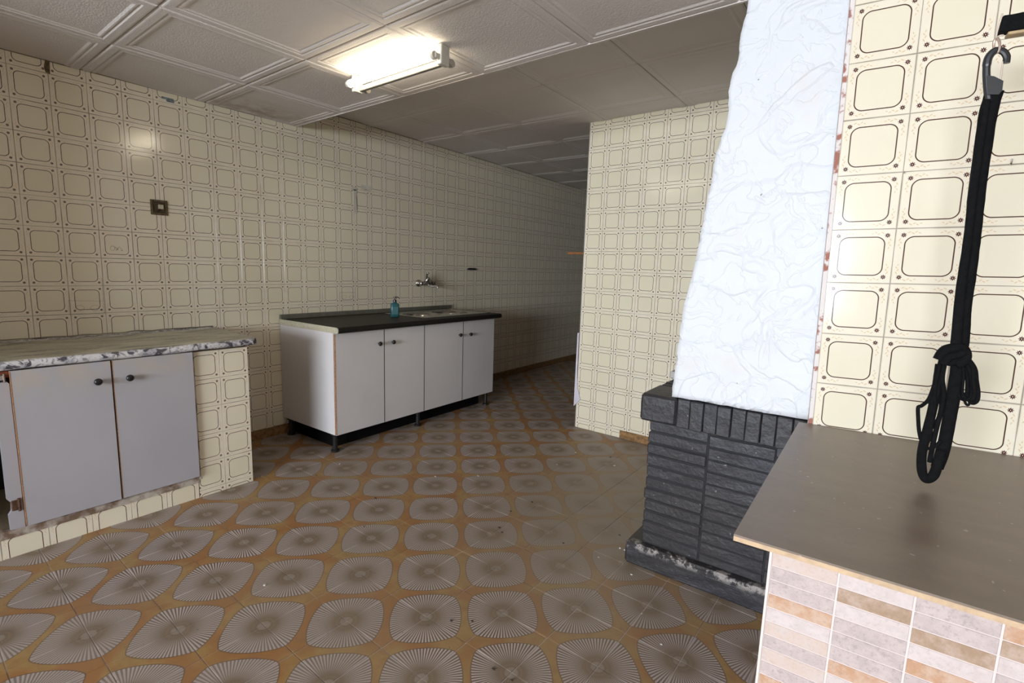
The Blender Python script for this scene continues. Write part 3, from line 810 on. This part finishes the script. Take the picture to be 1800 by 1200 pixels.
# mantel: bricks laid side by side, seen from the front on end
mx0 = on_plane(1126, 700, (0, 1.95, 0), Vector((0, 1, 0))).x
edges_ = [mx0, -.600]; x = -.600
while x < -.14: x += .0505; edges_.append(x)
for i, (a_, b_) in enumerate(zip(edges_, edges_[1:])):
    bm = bmesh.new(); first = i == 0
    zt2 = .772 + (0 if first else random.uniform(-.002, .002)); fy = 1.950 + (0 if first else (.004 if i % 2 else -.001))
    rough_box(bm, a_, b_-.001, fy, 2.16, .657, zt2-.0008, .002, .010 if first else .003, 2, seed=i+50)
    finish('mantel_brick', bm, M_BP, fp)
# ridged bricks of the mantel top behind the end block
y = 2.165; k = 0
while y < 2.52:
    bm = bmesh.new(); rough_box(bm, mx0+.004, -.10, y, y+.040, .657, .770+(k % 2)*.003, .002, .008, 2, seed=k+140); finish('mantel_brick', bm, M_BP, fp)
    y += .046; k += 1

# chimney hood: white trowelled plaster
def hood_mat():
    g = G('white_trowelled_plaster'); P = g.pos()
    n1 = g.noise(4., P, detail=2, dist=1.4); n2 = g.noise(9., P, detail=3, dist=1.2)
    rid = g.step(g.ab(g.sub(n1, .5)), 0, .035, 1, 0); rid2 = g.step(g.ab(g.sub(n2, .52)), 0, .03, 1, 0)
    h = g.add(g.add(g.mul(rid, .55), g.mul(rid2, .25)), g.mul(g.noise(45., P, detail=3), .25))
    g.bump(h, .5, .009)
    sp = g.step(g.noise(42., P, detail=1), .775, .79)
    st = g.mul(g.step(g.noise(4.5, P, detail=5), .60, .70), .35)
    c = g.mix(st, (.72, .735, .77), (.70, .63, .55)); c = g.mix(g.mul(sp, .7), c, (.12, .11, .10))
    return g.done(c, .55, spec=.35)
M_HOOD = hood_mat()
sil = [(1180, 694), (1187, 640), (1193, 590), (1200, 545), (1212, 500), (1222, 455), (1232, 405), (1243, 350), (1249, 322), (1258, 268), (1272, 232), (1281, 196), (1280, 158), (1288, 128), (1297, 110), (1301, 60), (1312, 20), (1315, 0), (1320, -18)]
P = [on_plane(x, y, (0, 1.948, 0), Vector((0, 1, 0))) for x, y in sil]
zs0 = [p.z for p in P]; xs0 = [p.x for p in P]
def xleft(z):
    for i in range(len(P)-1):
        if zs0[i] <= z <= zs0[i+1]: t = (z-zs0[i])/(zs0[i+1]-zs0[i]); return xs0[i]+(xs0[i+1]-xs0[i])*t
    return xs0[0] if z < zs0[0] else xs0[-1]
zb = .7765; zt2 = ZN-.001
def hood_piece(y0, y1, ztop, nx=30, nz=70):
    bm = bmesh.new(); F_, Bk = [], []
    for j in range(nz+1):
        z = zb+(ztop-zb)*j/nz; rf, rb_ = [], []
        xl = xleft(z)
        for i in range(nx+1):
            f = i/nx; x = xl+( -.100-xl)*f
            n1 = noise.noise(Vector((x*9, 0, z*7)))*.005+abs(noise.noise(Vector((x*16, 3, z*13))))*.005
            rf.append(bm.verts.new((x+(noise.noise(Vector((0, 7, z*30)))*.004 if i == 0 else 0), y0-n1, z + (random.uniform(0, .004) if j == 0 and 0 < i < nx else 0))))
        F_.append(rf)
        Bk.append([bm.verts.new((xl+.0, y1, z)), bm.verts.new((-.100, y1, z))])
    for j in range(nz):
        for i in range(nx): bm.faces.new((F_[j][i], F_[j][i+1], F_[j+1][i+1], F_[j+1][i]))
        bm.faces.new((F_[j][0], F_[j+1][0], Bk[j+1][0], Bk[j][0])); bm.faces.new((F_[j][nx], Bk[j][1], Bk[j+1][1], F_[j+1][nx])); bm.faces.new((Bk[j][0], Bk[j+1][0], Bk[j+1][1], Bk[j][1]))
    bm.faces.new(F_[0]+[Bk[0][1], Bk[0][0]]); bm.faces.new(F_[-1]+[Bk[-1][1], Bk[-1][0]])
    return bm
hd = empty('chimney_hood', (-.35, 2.1, .7735), 'tapering white rough-plastered chimney hood rising from the mantel to the ceiling', 'chimney hood')
finish('plaster_body', hood_piece(1.954, 2.045, ZN-.002), M_HOOD, hd, smooth=True)
bm = bmesh.new()
for j in range(25):
    pass
lv = [(zb+(ZF-.002-zb)*j/24) for j in range(25)]; rg = []
for z in lv:
    xl = xleft(min(z, 2.2))+.012; rg.append([bm.verts.new(q) for q in ((xl, 2.0455 if z < 2.2 else 2.062, z), (-.10, 2.0455 if z < 2.2 else 2.062, z), (-.10, 2.42, z), (xl+.02, 2.42, z))])
for A_, B_ in zip(rg, rg[1:]):
    for k in range(4): bm.faces.new((A_[k], A_[(k+1) % 4], B_[(k+1) % 4], B_[k]))
bm.faces.new(rg[0][::-1]); bm.faces.new(rg[-1])
finish('flue', bm, M_HOOD, hd)
q = on_plane(1176, 676, (0, 2.30, 0), Vector((0, 1, 0))); q2 = on_plane(1176, 652, (0, 2.30, 0), Vector((0, 1, 0)))
bm = bmesh.new(); box(bm, q.x, xleft(.8)+.03, 2.30, 2.40, .7765, q2.z, bev=.004); finish('plaster_stub', bm, M_PLAST, hd)

# ---------------------------------------------------------------- right counter
bl = on_z(1401, 747, .82); fl_ = on_z(1290, 938, .82); fr_ = on_z(1800, 1092, .82)
cdir = (fr_-fl_).normalized()
g = G('brown_grey_stoneware_top'); P_ = g.pos()
n1 = g.noise(1., g.sc(P_, (3.5, 11., 3.5)), detail=5, rough=.6); n2 = g.noise(70., P_, detail=3)
c = g.mix(g.step(n1, .36, .64), (.185, .138, .105), (.235, .185, .145)); c = g.mix(g.mul(g.step(n2, .5, .75), .3), c, (.15, .12, .10))
c = g.mix(g.mul(g.step(g.noise(85., P_, detail=0), .835, .85), .7), c, (.45, .41, .36))
M_STONE = g.done(c, g.add(.26, g.mul(n1, .22)), spec=.5)
M_TAN = mat('tan_raw_edge', (.52, .37, .235), .75, var=.15, scale=60)
ct = empty('stoneware_counter', (.5, 1.3, .808), 'brown-grey stoneware slab counter top with a tan raw edge, right of the fireplace', 'counter')
X2 = 1.75
nC = FC.to_3x3() @ Vector((0, 0, 1))
def cwall_y(x): return C0.y + (x-C0.x)*math.tan(aC) - .006
fl2 = fl_+cdir*(X2-fl_.x)
poly = [(fl_.x, fl_.y), (fl2.x, fl2.y), (X2, cwall_y(X2)), (bl.x+.018, cwall_y(bl.x+.018)), (bl.x+.0, cwall_y(bl.x))]
bm = bmesh.new(); prism(bm, poly, .8165, .820); finish('glazed_face', bm, M_STONE, ct)
bm = bmesh.new(); prism(bm, poly, .808, .8163); finish('tile_body', bm, M_TAN, ct)
# base with strip cladding
bc = empty('counter_base', (.6, 1.3, 0), 'masonry counter base clad in beige and brown strip mosaic tiles', 'counter base')
n_ = Vector((cdir.y, -cdir.x, 0))   # towards the camera
c0 = fl_ + cdir*(.060) - n_*.0095; c0.z = 0
g = G('pale_mosaic_grout'); M_MG = g.done((.66, .57, .545), .9)
def cb(p, d): return (c0+cdir*p-n_*d)
bm = bmesh.new(); pts = [cb(0, .0016), cb(X2-c0.x-.02, .0016)]; prism(bm, [(pts[0].x, pts[0].y), (pts[1].x, pts[1].y), (X2-.02, cwall_y(X2)-.01), (pts[0].x, cwall_y(pts[0].x)-.004)], 0, .8075); finish('masonry', bm, M_MG, bc)
bm = bmesh.new(); a = cb(-.004, .002); b = cb(.0, -.0015)
F0 = frame(c0, cdir, (0, 0, 1))
bm = bmesh.new(); box(bm, -.004, .0005, 0, .8065, -.008, .0012, bev=.0008); finish('corner_trim', bm, mat('pale_pink_trim', (.72, .62, .57), .5), bc, mw=F0)
def strip_mat(name, a, b, sp=.25):
    g = G(name); P = g.pos()
    n1 = g.noise(45., P, detail=5, rough=.7); n2 = g.noise(170., P, detail=4, rough=.7)
    c = g.mix(g.step(n1, .38, .62), a, b); c = g.mix(g.mul(g.step(n2, .52, .70), sp), c, tuple(v*.45 for v in b))
    return g.done(c, .5)
SM = {'w': strip_mat('strip_white', (.60, .51, .495), (.53, .45, .43), .25), 'g': strip_mat('strip_speckled_grey', (.52, .43, .41), (.43, .355, .34), .45),
      'o': strip_mat('strip_orange', (.46, .26, .155), (.53, .37, .275), .35), 'p': strip_mat('strip_peach', (.55, .42, .355), (.55, .455, .42), .25), 'b': strip_mat('strip_brown', (.33, .22, .14), (.44, .32, .25), .3)}
SW, SH = .0945, .0252
patt = ['pggowpgpgoww', 'wbwgggowgpow', 'ggbwogggwogw', 'obwggowpgbow', 'wgoggwbwggow', 'gwpbogwggowb', 'owgwbgpgwogg']
strip_me = {}
for key, mm in SM.items():
    bm = bmesh.new(); box(bm, -SW/2+.0014, SW/2-.0014, -SH/2+.0008, SH/2-.0008, -.006, 0, bev=.0006); me = bpy.data.meshes.new('strip_tile'); bm.to_mesh(me); bm.free(); me.materials.append(mm); strip_me[key] = me
for i in range(7):
    for j in range(18):
        ck = patt[i][j % 12]; zc = .8055-.0045-SH*(j+.5)+ (0 if i == 0 else -.0)
        if j == 0: pass
        link('strip_tile', strip_me[ck], bc, F0 @ Matrix.Translation((SW*(i+.5), zc+.004, -.0005)) @ jitter(.0012))
rest = bmesh.new()
for i in range(0, 19):
    for j in range(0, 31):
        if i < 7 and j < 18: continue
        box(rest, SW*i+.0014, SW*(i+1)-.0014, .8050-SH*(j+1)+.0008, .8050-SH*j-.0008, -.006, -.0005)
o = finish('strip_field', rest, [SM['g']], bc, mw=F0); o['kind'] = 'stuff'

# ---------------------------------------------------------------- strap, its hook and the black bar on the side wall
DD = .375
def onC(px, py, off): return on_plane(px, py, C0+nC*(off+DD), nC)
bar = empty('black_bar', onC(1790, 45, .01), 'black fleecy tape-wrapped bar standing off the glossy tiled wall, top right', 'bar')
a = onC(1757, 46, .016); b = onC(1800, 39, .016); dd = (b-a).normalized()
bm = bmesh.new(); Mb = frame(a, dd, nC.cross(dd) if nC.cross(dd).z > 0 else -nC.cross(dd))
box(bm, .0, .62, -.015, .015, -.0125, .0115, bev=.0035, seg=2)
bmesh.ops.subdivide_edges(bm, edges=[e for e in bm.edges if e.calc_length() > .2], cuts=50)
for v in bm.verts: v.co += noise.noise_vector(v.co*160)*.0016
finish('wrapping', bm, M_BLACKT, bar, mw=Mb)
bm = bmesh.new(); box(bm, .012, .62, -.021, -.0155, -.012, .010, bev=.001); finish('wooden_batten', bm, mat('tan_wood', (.42, .30, .16), .6, var=.2, scale=40), bar, mw=Mb)
bm = bmesh.new(); box(bm, .56, .60, -.016, .016, -.0126-DD-.012, -.0126); finish('bracket', bm, M_FIX, bar, mw=Mb)
M_CORD = mat('pale_cord', (.62, .52, .42), .6)
bm = bmesh.new(); tube(bm, smooth_path([onC(1762, 24, .033), onC(1757, 40, .034), onC(1752, 58, .03), onC(1751, 67, .026)], 4), .0016, 6)
tube(bm, smooth_path([onC(1764, 62, .034), onC(1757, 63, .034), onC(1751, 67, .028)], 4), .0016, 6); finish('cord', bm, M_CORD, bar)
bm = bmesh.new(); tube(bm, [onC(1752+5.5*math.cos(t), 80+13*math.sin(t), .026+.004*math.cos(t)) for t in [2*math.pi*k/18 for k in range(18)]], .0022, 8, closed=True); finish('link_ring', bm, mat('pinkish_metal_ring', (.62, .47, .40), .3, metal=.6), bar)

sp = empty('hanging_strap', onC(1700, 480, .03), 'long black strap with plastic clip and knotted cord loops hanging from the black bar', 'strap')
OFF = .022
def cp(lst, off=OFF): return [onC(x, y, off+(q[0] if (q := lst_q.get((x, y))) else 0)) for x, y in lst]
lst_q = {}
# clip
hk = [(1738, 178), (1735, 150), (1734, 122), (1737, 103), (1745, 92), (1755, 88), (1765, 92), (1770, 101), (1769, 111)]
bm = bmesh.new(); tube(bm, smooth_path(cp(hk, .026), 5), [.006]*12+[.0068]*12+[.006]*12+[.0055]*5, 10, flat=.8)
P4 = [(1735, 132), (1748, 134), (1764, 142), (1762, 158), (1756, 166), (1736, 166)]
a = [bm.verts.new(onC(x, y, .019)) for x, y in P4]; b = [bm.verts.new(onC(x, y, .034)) for x, y in P4]
bm.faces.new(a); bm.faces.new(b[::-1])
for i in range(6): bm.faces.new((a[i], a[(i+1) % 6], b[(i+1) % 6], b[i]))
finish('clip', bm, mat('black_clip_plastic', (.022, .022, .024), .35), sp, smooth=False)
bm = bmesh.new(); tube(bm, [onC(1763, 108, .026), onC(1758.5, 140, .026)], .0014, 6); finish('clip_gate', bm, M_CORD, sp)
def ribbon(bm, px, hw, off, th=.004):
    """flat webbing following picture points; hw half-width in metres"""
    pts = smooth_path([onC(x, y, o_) for (x, y), o_ in zip(px, off)], 6); n = len(pts); rings = []
    for i, p in enumerate(pts):
        t = (pts[min(i+1, n-1)]-pts[max(i-1, 0)]).normalized(); s = t.cross(nC).normalized()
        h = hw[0]+(hw[1]-hw[0])*i/(n-1)
        h *= 1+.06*noise.noise(p*60)
        rings.append([bm.verts.new(p+s*h*a_+nC*th*b_) for a_, b_ in ((-1, -.6), (-1, .6), (-.4, 1), (.4, 1), (1, .6), (1, -.6), (.4, -1), (-.4, -1))])
    for A_, B_ in zip(rings, rings[1:]):
        for k in range(8): bm.faces.new((A_[k], A_[(k+1) % 8], B_[(k+1) % 8], B_[k]))
    bm.faces.new(rings[0][::-1]); bm.faces.new(rings[-1])
main = [(1748, 160), (1737, 200), (1728, 260), (1718, 330), (1711, 400), (1702, 480), (1694, 540), (1690, 600), (1683, 650), (1675, 700), (1668, 740), (1658, 790), (1647, 822)]
bm = bmesh.new(); ribbon(bm, main, (.0138, .0105), [.024]*13, .006); finish('webbing', bm, M_BLACKT, sp, smooth=True)
bm = bmesh.new(); ribbon(bm, [(1735, 175), (1722, 260), (1710, 345), (1700, 430), (1690, 500), (1684, 560), (1680, 610)], (.005, .009), [.034]*7, .004); finish('webbing', bm, M_BLACKT, sp, smooth=True)
bm = bmesh.new(); ribbon(bm, [(1655, 790), (1647, 820), (1640, 836), (1628, 842), (1621, 830), (1620, 800), (1626, 770), (1634, 740), (1645, 690), (1652, 640)], (.009, .0075), [.030, .032, .034, .036, .036, .034, .032, .030, .028, .026], .005); finish('loop_end', bm, M_BLACKT, sp, smooth=True)
# knot
bm = bmesh.new()
tube(bm, smooth_path(cp([(1650, 632), (1660, 617), (1675, 612), (1690, 612), (1697, 622), (1694, 634), (1680, 640)], .036), 5), .0105, 10)
tube(bm, smooth_path(cp([(1656, 640), (1668, 628), (1682, 624), (1695, 618)], .044), 5), .008, 10)
tube(bm, smooth_path(cp([(1662, 632), (1672, 636), (1688, 632), (1697, 640)], .034), 5), .009, 10)
finish('knot', bm, M_BLACKT, sp, smooth=True)
cords = [([(1654, 630), (1648, 655), (1641, 680), (1632, 702), (1620, 713), (1614, 716), (1614, 735), (1616, 760), (1622, 780), (1632, 788), (1644, 784), (1654, 774)], .030, .0036),
         ([(1656, 640), (1652, 668), (1650, 690), (1655, 710), (1650, 735), (1640, 750), (1634, 745), (1637, 715), (1640, 690)], .026, .0042),
         ([(1652, 640), (1644, 680), (1643, 710), (1638, 740), (1634, 775)], .032, .0036),
         ([(1660, 640), (1656, 665), (1659, 690), (1656, 715), (1648, 745), (1640, 780), (1634, 812)], .030, .0045),
         ([(1632, 702), (1637, 712), (1643, 714)], .030, .0016)]
bm = bmesh.new()
for l, of, r in cords: tube(bm, smooth_path(cp(l, of), 5), r, 8)
finish('cord', bm, M_BLACKT, sp, smooth=True)
bm = bmesh.new()
for l, of, r in [([(1696, 628), (1706, 636), (1714, 650), (1716, 668), (1719, 690), (1717, 704), (1709, 708), (1702, 700), (1697, 690)], .030, .0042),
                 ([(1696, 634), (1704, 650), (1709, 672), (1708, 695), (1700, 702), (1692, 694)], .036, .0040),
                 ([(1694, 636), (1700, 655), (1701, 680), (1698, 700), (1690, 700), (1684, 692)], .028, .0040),
                 ([(1692, 640), (1694, 660), (1692, 690), (1697, 708), (1702, 712), (1704, 706), (1701, 698)], .034, .0024),
                 ([(1698, 630), (1710, 645), (1711, 668), (1713, 690), (1709, 704)], .040, .0036)]:
    tube(bm, smooth_path(cp(l, of), 5), r, 8)
finish('cord', bm, M_BLACKT, sp, smooth=True)

# ---------------------------------------------------------------- crumbs on the floor
bm = bmesh.new()
for px, py in ((1090, 963), (1098, 966), (1104, 962), (1118, 954), (1123, 938), (1110, 1009), (1052, 979), (1162, 1132), (1012, 795), (979, 816), (840, 836), (597, 815), (765, 837), (1128, 1078), (1080, 818), (465, 1028), (1370, 1150)):
    p = on_z(px, py, .002); r = random.uniform(.003, .007)
    vs = bmesh.ops.create_icosphere(bm, subdivisions=1, radius=r)['verts']
    for v in vs: v.co = Vector((v.co.x*random.uniform(.8, 1.6), v.co.y*random.uniform(.7, 1.3), v.co.z*.45)) + p
tag(finish('plaster_crumbs', bm, mat('crumb_white', (.62, .60, .57), .9)), 'scattered white plaster crumbs on the patterned floor near the fireplace', 'debris', kind='stuff')
bm = bmesh.new()
for px, py in ((1073, 803), (1089, 940), (878, 927), (882, 935), (898, 898), (990, 954), (935, 882), (793, 1090), (830, 1091), (900, 1195), (640, 925), (660, 875), (556, 835), (868, 1175)):
    p = on_z(px, py, .002); r = random.uniform(.003, .006)
    vs = bmesh.ops.create_icosphere(bm, subdivisions=1, radius=r)['verts']
    for v in vs: v.co = Vector((v.co.x*random.uniform(.8, 2.2), v.co.y*random.uniform(.7, 1.3), v.co.z*.4)) + p
tag(finish('dirt_crumbs', bm, mat('crumb_dark', (.05, .035, .025), .9)), 'scattered dark dirt crumbs on the patterned floor', 'debris', kind='stuff')
